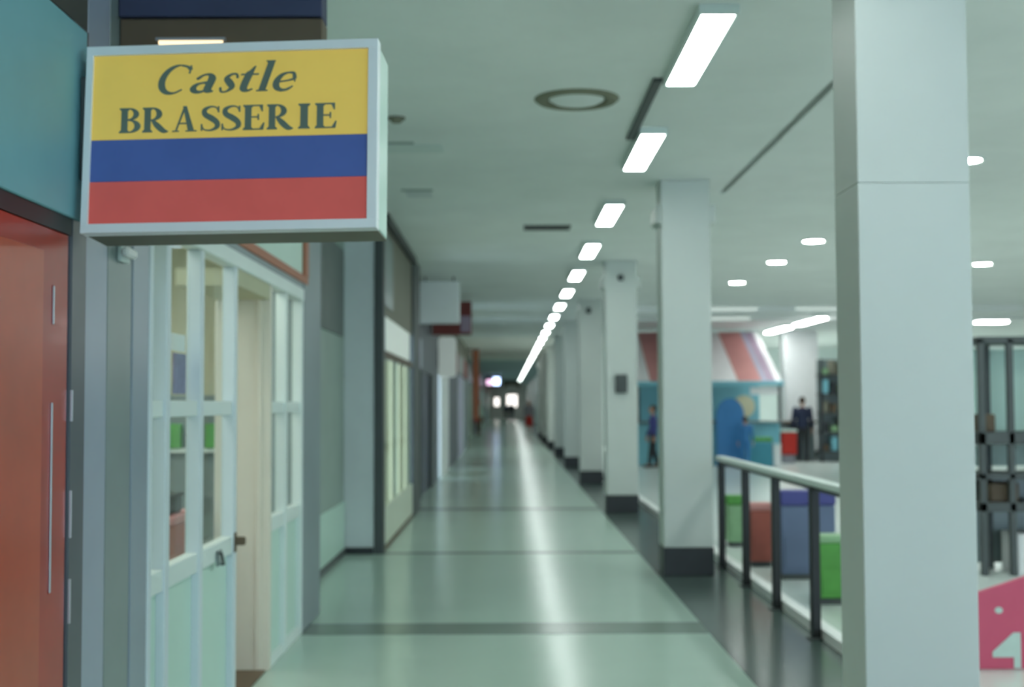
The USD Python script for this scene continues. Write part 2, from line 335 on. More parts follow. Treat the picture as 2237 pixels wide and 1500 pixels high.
# ------------------------------------------------------------------ near left: red panel, teal fascia, jamb and cladding
t = Thing('door_panel', 'glossy red brown shop door panel at the left edge', 'door')
t.add('panel', bx(-1.44, -1.40, 2.0, 4.085, 0, 2.095, 0.004), 'red')
t.add('reflection_patch', bx(-1.401, -1.396, 2.1, 3.86, 0.1, 2.02, 0.002), 'red_sheen')  # lighter red painted for a reflection in the glossy door
t.add('highlight_strip', bx(-1.40, -1.394, 3.940, 3.949, 0.98, 1.56, 0.002), 'steel', 'thin bright strip for a scratch and highlight at the door edge')  # bright strips added for a scratch and edge highlight on the door
t.add('highlight_strip', bx(-1.40, -1.394, 3.944, 3.952, 1.80, 1.92, 0.002), 'steel', 'short bright metal strip above the long one')
t.done()
t = Thing('shop_fascia', 'plain teal blue fascia board above the red door panel', 'fascia')
t.add('board', bx(-1.44, -1.385, 1.9, 4.20, 2.15, 2.785, 0.004), 'teal')
t.add('reveal_strip', bx(-1.44, -1.396, 1.9, 4.12, 2.095, 2.15), 'black', 'dark strip under the fascia')  # black reveal between door panel and fascia
t.done()
t = Thing('door_jamb', 'narrow dark metal jamb between the red panel and grey cladding', 'jamb')
t.add('post', bx(-1.44, -1.394, 4.10, 4.245, 0, 2.80, 0.006), 'jamb')
for a, b in ((0.86, 1.0), (1.13, 1.28), (1.5, 1.6), (0.5, 0.66)):
    t.add('edge_glint', bx(-1.396, -1.388, 4.104, 4.112, a, b, 0.001), 'steel')  # steel bits placed as highlights along the dark jamb edge
t.done()
t = Thing('cladding', 'grey polished cladding of three upright panels under the sign', 'cladding')
t.add('panel', bx(-1.44, -1.400, 4.25, 4.485, 0, CZ, 0.004), 'clad_a')
t.add('panel', bx(-1.44, -1.402, 4.495, 4.785, 0, CZ, 0.004), 'clad_b')
t.add('panel', bx(-1.44, -1.398, 4.79, 5.005, 0, CZ, 0.004), 'clad_c')
t.done()
t = Thing('reflection_box', 'small pale box standing in for a lamp reflection on the grey cladding below the sign', 'lamp')  # pale box added in place of a lamp reflecting in the cladding
t.add('plate', bx(-1.402, -1.385, 4.60, 4.70, 2.07, 2.13, 0.004), 'white')
t.add('front_block', bx(-1.385, -1.355, 4.58, 4.70, 2.085, 2.12, 0.01), 'canvas')
t.done()

# bulkhead with a warm lamp behind the sign
t = Thing('bulkhead', 'dark navy bulkhead hanging from the ceiling behind the yellow sign', 'bulkhead')
t.add('upper_board', bx(-1.40, -0.665, 4.58, 4.72, 2.955, CZ, 0.004), 'navy')
t.add('lower_board', bx(-1.40, -0.665, 4.60, 4.72, 2.83, 2.953, 0.004), 'brown')
t.done()
t = Thing('strip_lamp', 'short warm lamp glowing just above the yellow sign', 'lamp')
t.add('holder', bx(-1.26, -1.01, 4.56, 4.579, 2.862, 2.872), 'steel')
t.add('tube', rod((-1.25, 4.57, 2.855), (-1.02, 4.57, 2.855), 0.007), 'warm', 'glowing warm tube')
t.done()

# ------------------------------------------------------------------ the yellow, blue and red sign
def brush(pts, n=8):
    P = np.array(pts, float); k = len(P); out = []
    for i in range(k - 1):
        p0, p1, p2, p3 = P[max(i - 1, 0)], P[i], P[i + 1], P[min(i + 2, k - 1)]
        for q in np.linspace(0, 1, n, endpoint=False):
            out.append(0.5 * (2 * p1 + (p2 - p0) * q + (2 * p0 - 5 * p1 + 4 * p2 - p3) * q * q + (3 * p1 - p0 - 3 * p2 + p3) * q ** 3))
    out.append(P[-1])
    cs = [Point(a, b).buffer(max(w, 0.02) / 2, 6) for a, b, w in out]
    return unary_union([MultiPoint(list(a.exterior.coords) + list(b.exterior.coords)).convex_hull for a, b in zip(cs, cs[1:])])
def ell(x, y, rx, ry): return affinity.scale(Point(x, y).buffer(1, 24), rx, ry)
def stem(x, w, h=1.0, s=0.06):
    return unary_union([sbox(x, 0, x + w, h), sbox(x - s, 0, x + w + s, 0.045), sbox(x - s, h - 0.045, x + w + s, h),
                        Polygon([(x - s, 0.045), (x, 0.12), (x + w, 0.12), (x + w + s, 0.045)]), Polygon([(x - s, h - 0.045), (x, h - 0.12), (x + w, h - 0.12), (x + w + s, h - 0.045)])])
def glyph(ch):
    if ch == 'B':
        return unary_union([stem(0.08, 0.2), ell(0.33, 0.755, 0.3, 0.245).difference(ell(0.29, 0.755, 0.17, 0.2)).intersection(sbox(0.2, 0, 1, 1)),
                            ell(0.35, 0.265, 0.34, 0.265).difference(ell(0.30, 0.265, 0.2, 0.22)).intersection(sbox(0.2, 0, 1, 1))])
    if ch == 'R':
        return unary_union([stem(0.08, 0.2), ell(0.33, 0.735, 0.31, 0.265).difference(ell(0.29, 0.735, 0.17, 0.22)).intersection(sbox(0.2, 0, 1, 1)),
                            brush([(0.34, 0.48, 0.1), (0.5, 0.26, 0.2), (0.68, 0.06, 0.18), (0.82, 0.03, 0.05)])])
    if ch == 'A':
        return unary_union([Polygon([(0.40, 1.02), (0.55, 1.02), (0.86, 0.0), (0.62, 0.0)]), Polygon([(0.43, 0.98), (0.49, 0.92), (0.16, 0.0), (0.10, 0.0)]),
                            sbox(0.24, 0.30, 0.68, 0.355), sbox(0.0, 0, 0.26, 0.045), sbox(0.52, 0, 0.95, 0.045)])
    if ch == 'S':
        return unary_union([brush([(0.60, 0.80, 0.05), (0.52, 0.94, 0.05), (0.34, 0.97, 0.07), (0.15, 0.85, 0.14), (0.17, 0.66, 0.19), (0.36, 0.52, 0.22), (0.55, 0.34, 0.19), (0.56, 0.15, 0.14), (0.36, 0.03, 0.07), (0.14, 0.06, 0.05), (0.05, 0.22, 0.05)]),
                            sbox(0.58, 0.74, 0.63, 0.98), sbox(0.03, 0.02, 0.08, 0.28)])
    if ch == 'E':
        return unary_union([stem(0.08, 0.21), sbox(0.2, 0.95, 0.66, 1.0), sbox(0.2, 0.0, 0.68, 0.05), sbox(0.2, 0.49, 0.52, 0.54), Polygon([(0.66, 1.0), (0.66, 0.74), (0.62, 0.74), (0.54, 0.95)]),
                            Polygon([(0.68, 0), (0.72, 0.28), (0.68, 0.28), (0.56, 0.05)]), sbox(0.49, 0.40, 0.54, 0.63)])
    if ch == 'I': return stem(0.08, 0.22)
    if ch == 'C':
        return unary_union([ell(0.50, 0.48, 0.46, 0.52).difference(ell(0.60, 0.50, 0.36, 0.46)).difference(Polygon([(0.6, 0.5), (1.2, 0.86), (1.2, 0.1), (0.78, 0.13)])),
                            brush([(0.60, 0.965, 0.06), (0.76, 0.92, 0.07), (0.88, 0.84, 0.11)]), Polygon([(0.84, 0.96), (0.89, 0.96), (0.92, 0.68), (0.87, 0.68)]),
                            brush([(0.50, 0.0, 0.07), (0.66, 0.02, 0.06), (0.82, 0.12, 0.05)])])
    if ch == 'a':
        return unary_union([brush([(0.10, 0.50, 0.09), (0.20, 0.61, 0.06), (0.34, 0.62, 0.09), (0.43, 0.48, 0.18), (0.43, 0.25, 0.19), (0.44, 0.08, 0.17), (0.56, 0.04, 0.06)]),
                            ell(0.22, 0.165, 0.21, 0.19).difference(ell(0.27, 0.19, 0.12, 0.12)), brush([(0.2, 0.33, 0.05), (0.40, 0.38, 0.05)])])
    if ch == 's':
        return brush([(0.42, 0.50, 0.07), (0.36, 0.61, 0.06), (0.22, 0.61, 0.07), (0.12, 0.48, 0.14), (0.24, 0.33, 0.19), (0.36, 0.17, 0.15), (0.24, 0.02, 0.06), (0.10, 0.02, 0.06), (0.04, 0.14, 0.07)])
    if ch == 't':
        return unary_union([Polygon([(0.16, 0.62), (0.30, 0.88), (0.33, 0.88), (0.33, 0.62)]), brush([(0.24, 0.62, 0.19), (0.23, 0.3, 0.19), (0.25, 0.1, 0.17), (0.36, 0.03, 0.08), (0.46, 0.08, 0.05)]), sbox(0.04, 0.57, 0.48, 0.62)])
    if ch == 'l': return unary_union([sbox(0.08, 0.0, 0.29, 1.06), Polygon([(0.0, 1.06), (0.08, 0.96), (0.1, 1.06)]), sbox(0.02, 0, 0.36, 0.045)])
    if ch == 'e':
        return unary_union([ell(0.30, 0.31, 0.29, 0.33).difference(ell(0.37, 0.33, 0.19, 0.27)).difference(sbox(0.36, 0.12, 0.8, 0.30)), brush([(0.12, 0.30, 0.05), (0.36, 0.34, 0.05), (0.54, 0.40, 0.08)]),
                            brush([(0.30, 0.62, 0.05), (0.46, 0.60, 0.08), (0.54, 0.44, 0.10)]), brush([(0.30, 0.0, 0.07), (0.46, 0.03, 0.06), (0.56, 0.14, 0.05)])])
def word(specs, base, hgt, shear=0.0, rise=0.0):
    """specs: (letter, left, right) in sign pixels."""
    gs = []
    for ch, a, b in specs:
        g = glyph(ch)
        g = affinity.affine_transform(g, [1, shear, 0, 1, 0, 0])
        x0, _, x1, _ = g.bounds
        g = affinity.affine_transform(g, [(b - a) / (x1 - x0), 0, 0, hgt, a - x0 * (b - a) / (x1 - x0), base])
        gs.append(g)
    return unary_union(gs)

SW, SH = 638.0, 412.0                        # sign drawn in photo pixels
k_ = 0.953 / SW
Yw, Pt, Rl = -0.0758, -0.0780, -0.0057
def Rot(y, p, r):
    cy, sy, cp, sp, cr, sr = math.cos(y), math.sin(y), math.cos(p), math.sin(p), math.cos(r), math.sin(r)
    return np.array([[cy, -sy, 0], [sy, cy, 0], [0, 0, 1]]) @ np.array([[1, 0, 0], [0, cp, -sp], [0, sp, cp]]) @ np.array([[cr, 0, sr], [0, 1, 0], [-sr, 0, cr]])
SR = Rot(Yw, Pt, Rl); SC = np.array([-0.882, 4.05, EYE + 0.8993 * 0.953])
def on_sign(mesh):                            # local: x right, y into the box, z up, metres, centre of the face at 0
    T = np.eye(4); T[:3, :3] = SR; T[:3, 3] = SC
    m = mesh.copy(); m.apply_transform(T); return m
def px_box(x0, x1, z0, z1, y0, y1, c=0.001):  # z measured down from the top edge
    return on_sign(bx((x0 - SW / 2) * k_, (x1 - SW / 2) * k_, y0, y1, (SH / 2 - z1) * k_, (SH / 2 - z0) * k_, c))
def px_shape(poly, depth, y):
    m = extr(affinity.affine_transform(poly, [k_, 0, 0, k_, -SW / 2 * k_, -SH / 2 * k_]), depth)
    v = m.vertices.copy(); m.vertices = np.c_[v[:, 0], y - v[:, 2], v[:, 1]]; m.invert()
    return on_sign(m)
t = Thing('hanging_sign', 'backlit yellow, blue and red lightbox sign reading Castle BRASSERIE in a white frame', 'sign')
t.add('frame', cat(px_box(0, SW, 0, 20, 0, 0.05), px_box(0, SW, SH - 20, SH, 0, 0.05), px_box(0, 15, 20, SH - 20, 0, 0.05), px_box(SW - 21, SW, 20, SH - 20, 0, 0.05)), 'signframe', 'white frame')
t.add('body', px_box(4, SW - 2, 8, SH - 4.4, 0.05, 0.215, 0.004), 'mint')
t.add('underside', px_box(3, SW - 3, SH - 4, SH - 0.5, 0.052, 0.214, 0.0005), 'wallbrown')
t.add('yellow_panel', px_box(15, SW - 21, 20, 207, 0.010, 0.05), 'yellow')
t.add('blue_stripe', px_box(15, SW - 21, 207.6, 299, 0.010, 0.05), 'blue')
t.add('red_stripe', px_box(15, SW - 21, 299.6, SH - 20, 0.010, 0.05), 'signred')
t.add('lettering', px_shape(word([('C', 159, 234), ('a', 229, 286), ('s', 293, 336), ('t', 338, 380), ('l', 374, 416), ('e', 410, 462)], SH - 108, 64, 0.30), 0.003, 0.0100), 'letter', 'word Castle in sloping dark green letters')
t.add('lettering', px_shape(word([('B', 76, 123), ('R', 127, 184), ('A', 193, 246), ('S', 255, 297), ('S', 300, 343), ('E', 347, 394), ('R', 399, 456), ('I', 467, 492), ('E', 503, 550)], SH - 193, 55), 0.003, 0.0100), 'letter', 'word BRASSERIE in dark green capitals')
t.add('bracket', bx(-1.384, -1.30, 4.13, 4.17, 2.28, 2.62, 0.004), 'darkgrey')
t.done()

# ------------------------------------------------------------------ white shopfront with glazing
X0 = -1.394; XG = -1.45
t = Thing('shopfront', 'white framed glazed shopfront with pale lower panels beyond the grey cladding', 'shopfront')
for e, w in ((5.325, 0.07), (5.91, 0.07), (6.64, 0.07), (8.16, 0.07), (8.785, 0.07)):
    t.add('mullion', bx(XG - 0.01, X0, e - w, e, 0, 2.26, 0.004), 'white_blue' if e < 8 else 'white')
t.add('mullion', bx(XG - 0.01, X0, 5.01, 5.06, 0, 2.26, 0.004), 'white_blue')
bays = ((5.06, 5.255), (5.325, 5.84), (5.91, 6.57), (7.62, 8.09), (8.16, 8.715))
for a, b in bays:
    t.add('middle_rail', bx(XG - 0.005, X0 - 0.012, a, b, 1.50, 1.57, 0.004), 'white')
    t.add('lower_rail', bx(XG - 0.005, X0 - 0.008, a, b, 0.795, 0.885, 0.004), 'white')
    t.add('lower_panel', bx(XG - 0.01, X0 - 0.035, a, b, 0.06, 0.795, 0.003), 'mint', 'pale green lower panel')
    t.add('pane', bx(XG - 0.003, XG + 0.003, a, b, 0.885, 1.50), 'glass')
    t.add('pane', bx(XG - 0.003, XG + 0.003, a, b, 1.57, 2.25), 'glass')
    t.add('plinth', bx(XG - 0.01, X0 - 0.006, a, b, 0, 0.06, 0.003), 'white')
t.add('head_beam', bx(XG - 0.02, X0 + 0.002, 5.01, 8.80, 2.262, 2.345, 0.005), 'white')
t.add('dark_rail', bx(XG - 0.02, X0 - 0.006, 5.01, 8.80, 2.345, 2.385), 'greyblue')  # blue grey rail under the orange one
t.add('orange_rail', bx(XG - 0.02, X0 + 0.006, 5.01, 8.96, 2.385, 2.44, 0.004), 'orange', 'orange brown rail')
t.add('fascia_panel', bx(XG - 0.02, X0 - 0.01, 5.01, 8.80, 2.44, 3.30, 0.004), 'mint', 'pale green fascia panel')
t.add('edge_trim', bx(XG - 0.02, X0 + 0.008, 8.80, 8.97, 2.44, 3.30, 0.004), 'orange', 'orange brown edge')
t.add('door_frame', bx(-1.72, X0, 7.56, 7.62, 0, 2.26, 0.004), 'ivory', 'ivory reveal of the doorway')
t.add('door_stop', bx(-1.475, -1.44, 7.545, 7.56, 0, 2.2, 0.002), 'ivory')
t.add('lintel', bx(-1.72, X0 - 0.004, 6.64, 7.56, 2.17, 2.262, 0.004), 'olive')
d = t.add('lock_plate', bx(X0 - 0.004, X0 + 0.004, 6.20, 6.29, 0.775, 0.85, 0.002), 'clad_b', 'small grey lock')
t.add('pull_handle', cat(rod((X0 + 0.004, 6.205, 0.84), (X0 + 0.02, 6.205, 0.84), 0.006), rod((X0 + 0.02, 6.205, 0.84), (X0 + 0.02, 6.26, 0.78), 0.006), rod((X0 + 0.02, 6.26, 0.78), (X0 + 0.004, 6.26, 0.78), 0.006)), 'darkgrey', under=d)
t.add('door_handle', cat(bx(X0, X0 + 0.055, 6.585, 6.61, 0.835, 0.878, 0.006), bx(X0 - 0.002, X0 + 0.006, 6.575, 6.62, 0.80, 0.90, 0.002)), 'brown', 'dark brown door handle')
t.done()
single('doormat', bx(-1.70, -1.41, 6.66, 7.54, 0.0, 0.012, 0.003), 'brown', 'dark doormat in the doorway of the white shopfront', 'doormat')

# shop interior
struct('wall_left_005', cat(bx(-6.0, -1.72, 9.3, 9.4, 0, 2.7), bx(-6.1, -6.0, 4.3, 9.3, 0, 2.7), bx(-6.0, -1.5, 4.2, 4.3, 0, 2.7)), 'olive', 'olive walls inside the white shopfront')
struct('floor_001', bx(-6.0, -1.80, 4.3, 9.3, -0.1, 0.001), 'hall', 'pale floor inside the white shopfront')
struct('ceiling_004', bx(-6.0, -1.47, 4.3, 9.3, 2.702, 2.9), 'ceil', 'ceiling inside the white shopfront')
for x, y, lab in ((-2.3, 5.6, 'nearest flat lamp'), (-2.3, 7.6, 'middle flat lamp'), (-3.9, 6.0, 'inner flat lamp'), (-3.9, 8.0, 'rearmost flat lamp')):
    t = Thing('shop_lamp', lab + ' on the ceiling inside the white shopfront', 'ceiling light', 'lamps inside the white shopfront')
    t.add('housing', bx(x - 0.63, x + 0.63, y - 0.33, y + 0.33, 2.66, 2.70), 'white'); t.add('diffuser', bx(x - 0.6, x + 0.6, y - 0.3, y + 0.3, 2.645, 2.66), 'shoplamp'); t.done()
t = Thing('shop_counter', 'low red counter seen through the glass of the white shopfront', 'counter')
t.add('top', bx(-3.0, -1.80, 6.9, 7.5, 0.90, 0.95, 0.01), 'dustyred'); t.add('front', bx(-2.97, -1.83, 6.94, 7.46, 0.0, 0.90, 0.01), 'brick'); t.done()
t = Thing('basket', 'dark basket on the red counter', 'basket')
t.add('body', bx(-2.05, -1.84, 7.0, 7.3, 0.952, 1.04, 0.01), 'darkgrey'); t.add('rim', bx(-2.06, -1.83, 6.99, 7.31, 1.04, 1.06, 0.006), 'black'); t.done()
t = Thing('wall_cabinet', 'dark green shelf cabinet at the back of the shop', 'cabinet')
t.add('body', bx(-2.6, -1.95, 9.05, 9.30, 0.5, 1.62, 0.01), 'clad_b')
t.add('shelf', bx(-2.58, -1.97, 9.0, 9.06, 1.22, 1.25), 'white'); t.add('goods', cat(*[bx(-2.5 + q * 0.13, -2.41 + q * 0.13, 8.98, 9.05, 1.25, 1.38 + 0.04 * (q % 2), 0.005) for q in range(4)]), 'green'); t.done()
t = Thing('notice', 'blank white paper stuck inside the first wide glass pane', 'notice')
t.add('sheet', bx(XG - 0.010, XG - 0.005, 5.56, 5.80, 1.79, 1.865), 'paper'); t.done()
t = Thing('poster', 'small purple picture stuck below the white paper on the glass', 'poster')
t.add('sheet', bx(XG - 0.010, XG - 0.005, 5.60, 5.82, 1.60, 1.78), 'purple'); t.done()

# ------------------------------------------------------------------ further shops on the left
t = Thing('shop_unit', 'shop with white fascia board and cream blinds beyond the grey pier', 'shop')
XW = -1.30
t.add('wall_panel', bx(-1.7, XW - 0.02, 13.6, 17.75, 2.50, CZ), 'wallbrown')
t.add('pale_panel', bx(XW - 0.02, XW - 0.005, 13.65, 14.7, 2.62, 3.40, 0.004), 'clad_b')
t.add('cornice', bx(XW - 0.02, XW + 0.05, 13.6, 17.8, 3.50, CZ, 0.004), 'black')
t.add('fascia_board', bx(XW - 0.02, XW + 0.01, 13.70, 17.0, 2.13, 2.49, 0.006), 'lightbox', 'plain backlit white fascia board')
t.add('dark_rail', bx(XW - 0.02, XW, 13.65, 17.7, 2.05, 2.125), 'brown')  # brown rail along the underside of the fascia board
for q in range(4):
    a = 13.65 + q * 1.02
    t.add('blind', bx(XW - 0.06, XW - 0.04, a + 0.06, a + 0.98, 0.46, 2.05), 'cream' if q in (0, 2) else 'riser')
    t.add('mullion', bx(XW - 0.05, XW - 0.015, a, a + 0.06, 0.46, 2.05, 0.003), 'cream')
    t.add('pane', bx(XW - 0.03, XW - 0.025, a + 0.06, a + 0.98, 0.46, 2.05), 'glass')
    t.add('stall_riser', bx(XW - 0.06, XW - 0.005, a, a + 1.0, 0.05, 0.46, 0.004), 'riser')
t.add('plinth', bx(XW - 0.06, XW, 13.6, 17.75, 0, 0.05), 'brown')
t.add('pilaster', bx(-1.7, XW + 0.02, 17.75, 18.9, 0, CZ, 0.01), 'darkgrey')
t.done()
XV = -1.40
t = Thing('shop_unit', 'dark shop with a navy doorway below the hanging white sign', 'shop')
t.add('wall_panel', bx(-1.8, XV - 0.02, 18.9, 26.6, 2.1, CZ), 'shopgrey')
t.add('notice_board', bx(XV - 0.02, XV, 19.3, 21.2, 2.15, 2.62, 0.005), 'lilac')
t.add('wall_panel', bx(-1.8, XV - 0.02, 18.9, 21.0, 0, 2.1), 'shopgrey')
t.add('door', bx(-1.8, XV - 0.06, 21.0, 24.0, 0, 2.1), 'shopdark', 'navy door')
t.add('door_frame', cat(bx(XV - 0.06, XV, 20.95, 21.05, 0, 2.1), bx(XV - 0.06, XV, 23.95, 24.05, 0, 2.1)), 'darkgrey')
t.add('wall_panel', bx(-1.8, XV - 0.02, 24.05, 26.6, 0, 2.1), 'shopgrey')
t.add('pilaster', bx(-1.8, XV + 0.015, 27.0, 30.6, 0, 2.9, 0.01), 'bright', 'bright white pilaster')
t.add('wall_panel', bx(-1.8, XV - 0.02, 26.6, 31.0, 2.9, CZ), 'wallbrown')
t.done()
t = Thing('shop_unit', 'row of grey brown shop doors beyond the white pilaster', 'shop')
for q, (a, b, mt) in enumerate(((31.0, 33.8, 'shopdark'), (33.8, 37.0, 'shopgrey'), (37.0, 41.0, 'lilac'), (41.0, 46.0, 'greyblue'), (46.0, 47.2, 'wallbrown'))):
    t.add('front_panel', bx(-1.8, XV - 0.02 * (q % 2), a, b - 0.05, 0, 2.4, 0.004), mt)
    t.add('fascia_board', bx(-1.8, XV + 0.01, a, b - 0.05, 2.42, 3.0, 0.004), 'redbrown' if q % 2 else 'clad_b')
    t.add('upper_panel', bx(-1.8, XV - 0.03, a, b - 0.05, 3.02, CZ, 0.004), 'wallbrown')
t.done()
t = Thing('shop_unit', 'farthest shops on the left, tiny at the corridor end', 'shop')
for q in range(11):
    a = 47.2 + q * 7.9
    t.add('front_panel', bx(-2.2, -1.78 + 0.04 * (q % 2), a, a + 7.8, 0, 2.5), ('shopgrey', 'mint', 'wallbrown', 'greyblue')[q % 4])
    t.add('fascia_board', bx(-2.2, -1.72, a, a + 7.8, 2.52, CZ), ('orange', 'clad_b', 'redbrown', 'shopdark')[q % 4])
t.done()

# hanging signs on the left
t = Thing('hanging_sign', 'blank pale square sign hanging under the ceiling on the left', 'sign')
t.add('frame', bx(-1.405, -0.755, 20.4, 20.6, 2.84, 3.51, 0.01), 'signframe'); t.add('face', bx(-1.385, -0.775, 20.39, 20.4, 2.86, 3.49), 'bright')
t.add('hanger', cat(rod((-1.3, 20.5, 3.5), (-1.3, 20.5, CZ), 0.012), rod((-0.85, 20.5, 3.5), (-0.85, 20.5, CZ), 0.012)), 'darkgrey'); t.done()
t = Thing('hanging_sign', 'dark red sign hanging just behind the blank pale square sign', 'sign')
t.add('board', bx(-1.40, -0.66, 24.0, 24.15, 2.85, 3.48, 0.01), 'redbrown'); t.add('panel', bx(-0.86, -0.68, 23.985, 24.0, 2.90, 3.2, 0.004), 'mauve')
t.add('hanger', rod((-1.0, 24.07, 3.48), (-1.0, 24.07, CZ), 0.012), 'darkgrey'); t.done()
rr = affinity.scale(sbox(-1.39, 2.10, -1.03, 2.92).buffer(-0.08).buffer(0.08, 6), 1, 1)
m = extr(rr, 0.14); v = m.vertices.copy(); m.vertices = np.c_[v[:, 0], 26.0 + v[:, 2], v[:, 1]]; m.invert()
t = Thing('hanging_sign', 'tall pale backlit rounded sign hanging below the dark red sign', 'sign')
t.add('board', m, 'lightbox'); t.add('bracket', bx(-1.41, -1.36, 26.04, 26.1, 2.3, 2.7, 0.004), 'darkgrey'); t.done()
t = Thing('banner', 'narrow orange brown banner far down the left side', 'banner')
t.add('cloth', bx(-1.22, -1.0, 46.0, 46.05, 1.0, 3.5, 0.01), 'orange'); t.add('top_rod', rod((-1.42, 46.02, 3.5), (-0.98, 46.02, 3.5), 0.02), 'darkgrey')
t.add('hem', bx(-1.23, -0.99, 45.99, 46.06, 0.9, 1.0, 0.01), 'redbrown'); t.done()
t = Thing('neon_sign', 'glowing pink and blue sign at the far end of the corridor', 'sign')
t.add('box', bx(-1.5, -0.42, 90.05, 90.3, 2.75, 3.55, 0.03), 'shopdark'); t.add('pink_tube', bx(-1.42, -0.98, 90.0, 90.05, 2.9, 3.25, 0.02), 'neon_pink')
t.add('blue_tube', bx(-0.96, -0.50, 90.0, 90.05, 2.9, 3.4, 0.02), 'neon_blue'); t.add('hanger', rod((-1.0, 90.2, 3.5), (-1.0, 90.2, CZ), 0.03), 'darkgrey'); t.done()
t = Thing('bulkhead', 'dark brown hanging bulkhead above the bright far entrance', 'bulkhead')
a = np.linspace(0, math.pi, 24)
arch = Polygon([(-0.35, 3.0)] + [(-0.35, CZ), (1.15, CZ), (1.15, 3.0)] + [(0.4 + 0.62 * math.cos(q), 2.9 + 0.3 * math.sin(q)) for q in a] + [(-0.35, 2.9)])
m = extr(arch.buffer(0), 0.3); v = m.vertices.copy(); m.vertices = np.c_[v[:, 0], 112 + v[:, 2], v[:, 1]]; m.invert()
t.add('arch', m, 'wallbrown'); t.add('edge', bx(-0.36, 1.16, 111.96, 112.0, CZ - 0.12, CZ), 'black'); t.done()
for x0, x1, z0, z1, lab in ((-1.30, -0.82, 1.35, 2.2, 'smaller bright window left in the far end wall'), (0.0, 1.05, 1.25, 2.5, 'larger bright window in the middle of the far end wall')):
    t = Thing('end_window', lab, 'window')
    t.add('frame', cat(bx(x0 - 0.1, x0, 133.8, 134, z0 - 0.1, z1 + 0.1), bx(x1, x1 + 0.1, 133.8, 134, z0 - 0.1, z1 + 0.1), bx(x0, x1, 133.8, 134, z1, z1 + 0.1), bx(x0, x1, 133.8, 134, z0 - 0.1, z0)), 'ivory')
    t.add('pane', bx(x0, x1, 133.9, 133.98, z0, z1), 'daylit', 'daylit pane'); t.done()

# ------------------------------------------------------------------ railing on the right
t = Thing('railing', 'dark post railing with a pale handrail beside the second column', 'railing')
for y in (6.06, 7.28, 8.50, 9.72, 10.94, 12.16):
    t.add('post', bx(1.995, 2.055, y - 0.035, y + 0.035, 0.012, 0.985, 0.006), 'post')
    t.add('foot_plate', bx(1.975, 2.08, y - 0.055, y + 0.055, 0.0, 0.012, 0.003), 'darkgrey')
hr = extr(sbox(-0.045, -0.02, 0.045, 0.025).buffer(-0.012).buffer(0.012, 6), 6.5)
v = hr.vertices.copy(); hr.vertices = np.c_[2.035 + v[:, 0], 5.8 + v[:, 2], 1.022 + v[:, 1]]; hr.invert()
t.add('handrail', hr, 'white', 'pale rounded handrail')
t.add('under_rail', bx(2.01, 2.045, 5.8, 12.24, 0.975, 1.0, 0.004), 'black')
t.done()

def stand(lab, x0, x1, y, z1, body, head, hz, dep=0.22):
    t = Thing('display_stand', lab, 'display stand', 'low coloured stands behind the railing')
    t.add('plinth', bx(x0 + 0.02, x1 - 0.02, y + 0.02, y + dep - 0.02, 0, 0.05, 0.004), 'darkgrey')
    t.add('body', bx(x0, x1, y, y + dep, 0.05, z1 - hz, 0.012), body)
    t.add('header', bx(x0 - 0.005, x1 + 0.005, y - 0.006, y + dep, z1 - hz, z1, 0.012), head)
    t.add('panel', bx(x0 + 0.03, x1 - 0.03, y - 0.008, y, 0.10, (z1 - hz) * 0.6, 0.003), body)
    t.done()
stand('blue-topped grey stand behind the railing, in its two middle bays', 2.40, 2.88, 11.3, 0.78, 'slate', 'bluepurple', 0.13)
stand('leafy green stand behind the railing, next to the wide column', 2.38, 2.72, 9.9, 0.53, 'green', 'palegreen', 0.06)
stand('brick red stand behind the second bay of the railing', 2.30, 2.52, 12.2, 0.60, 'brick', 'dustyred', 0.07)
stand('pale green stand behind the far bay of the railing', 2.38, 2.56, 13.9, 0.55, 'palegreen', 'green', 0.10)

# pink board with a white numeral
t = Thing('floor_sign', 'pink red floor sign with a white figure 4 at the right edge', 'sign')
Yp, g_ = 7.51, 1.029
def flat(poly, depth, y, into=True):
    poly = affinity.affine_transform(poly, [g_, 0, 0, g_, 0, EYE - g_ * EYE])
    m = extr(poly, depth); v = m.vertices.copy(); m.vertices = np.c_[v[:, 0], y + (v[:, 2] if into else -v[:, 2]), v[:, 1]]; m.invert() if into else None
    return m
t.add('board', flat(Polygon([(2.62, 0.046), (3.45, 0.046), (3.45, 0.73), (2.62, 0.46)]), 0.04, Yp), 'pink')
t.add('numeral', flat(unary_union([Polygon([(2.735, 0.112), (2.735, 0.142), (2.855, 0.25), (2.895, 0.25), (2.895, 0.112)]), sbox(2.855, 0.05, 2.895, 0.25)]), 0.004, Yp, False), 'palecloth', 'white figure 4')
t.add('spot', flat(ell(2.775, 0.375, 0.022, 0.018), 0.004, Yp, False), 'palecloth')
t.add('stay', bx(3.2, 3.24, Yp + 0.04, Yp + 0.3, 0, 0.03, 0.004), 'darkgrey')
t.done()

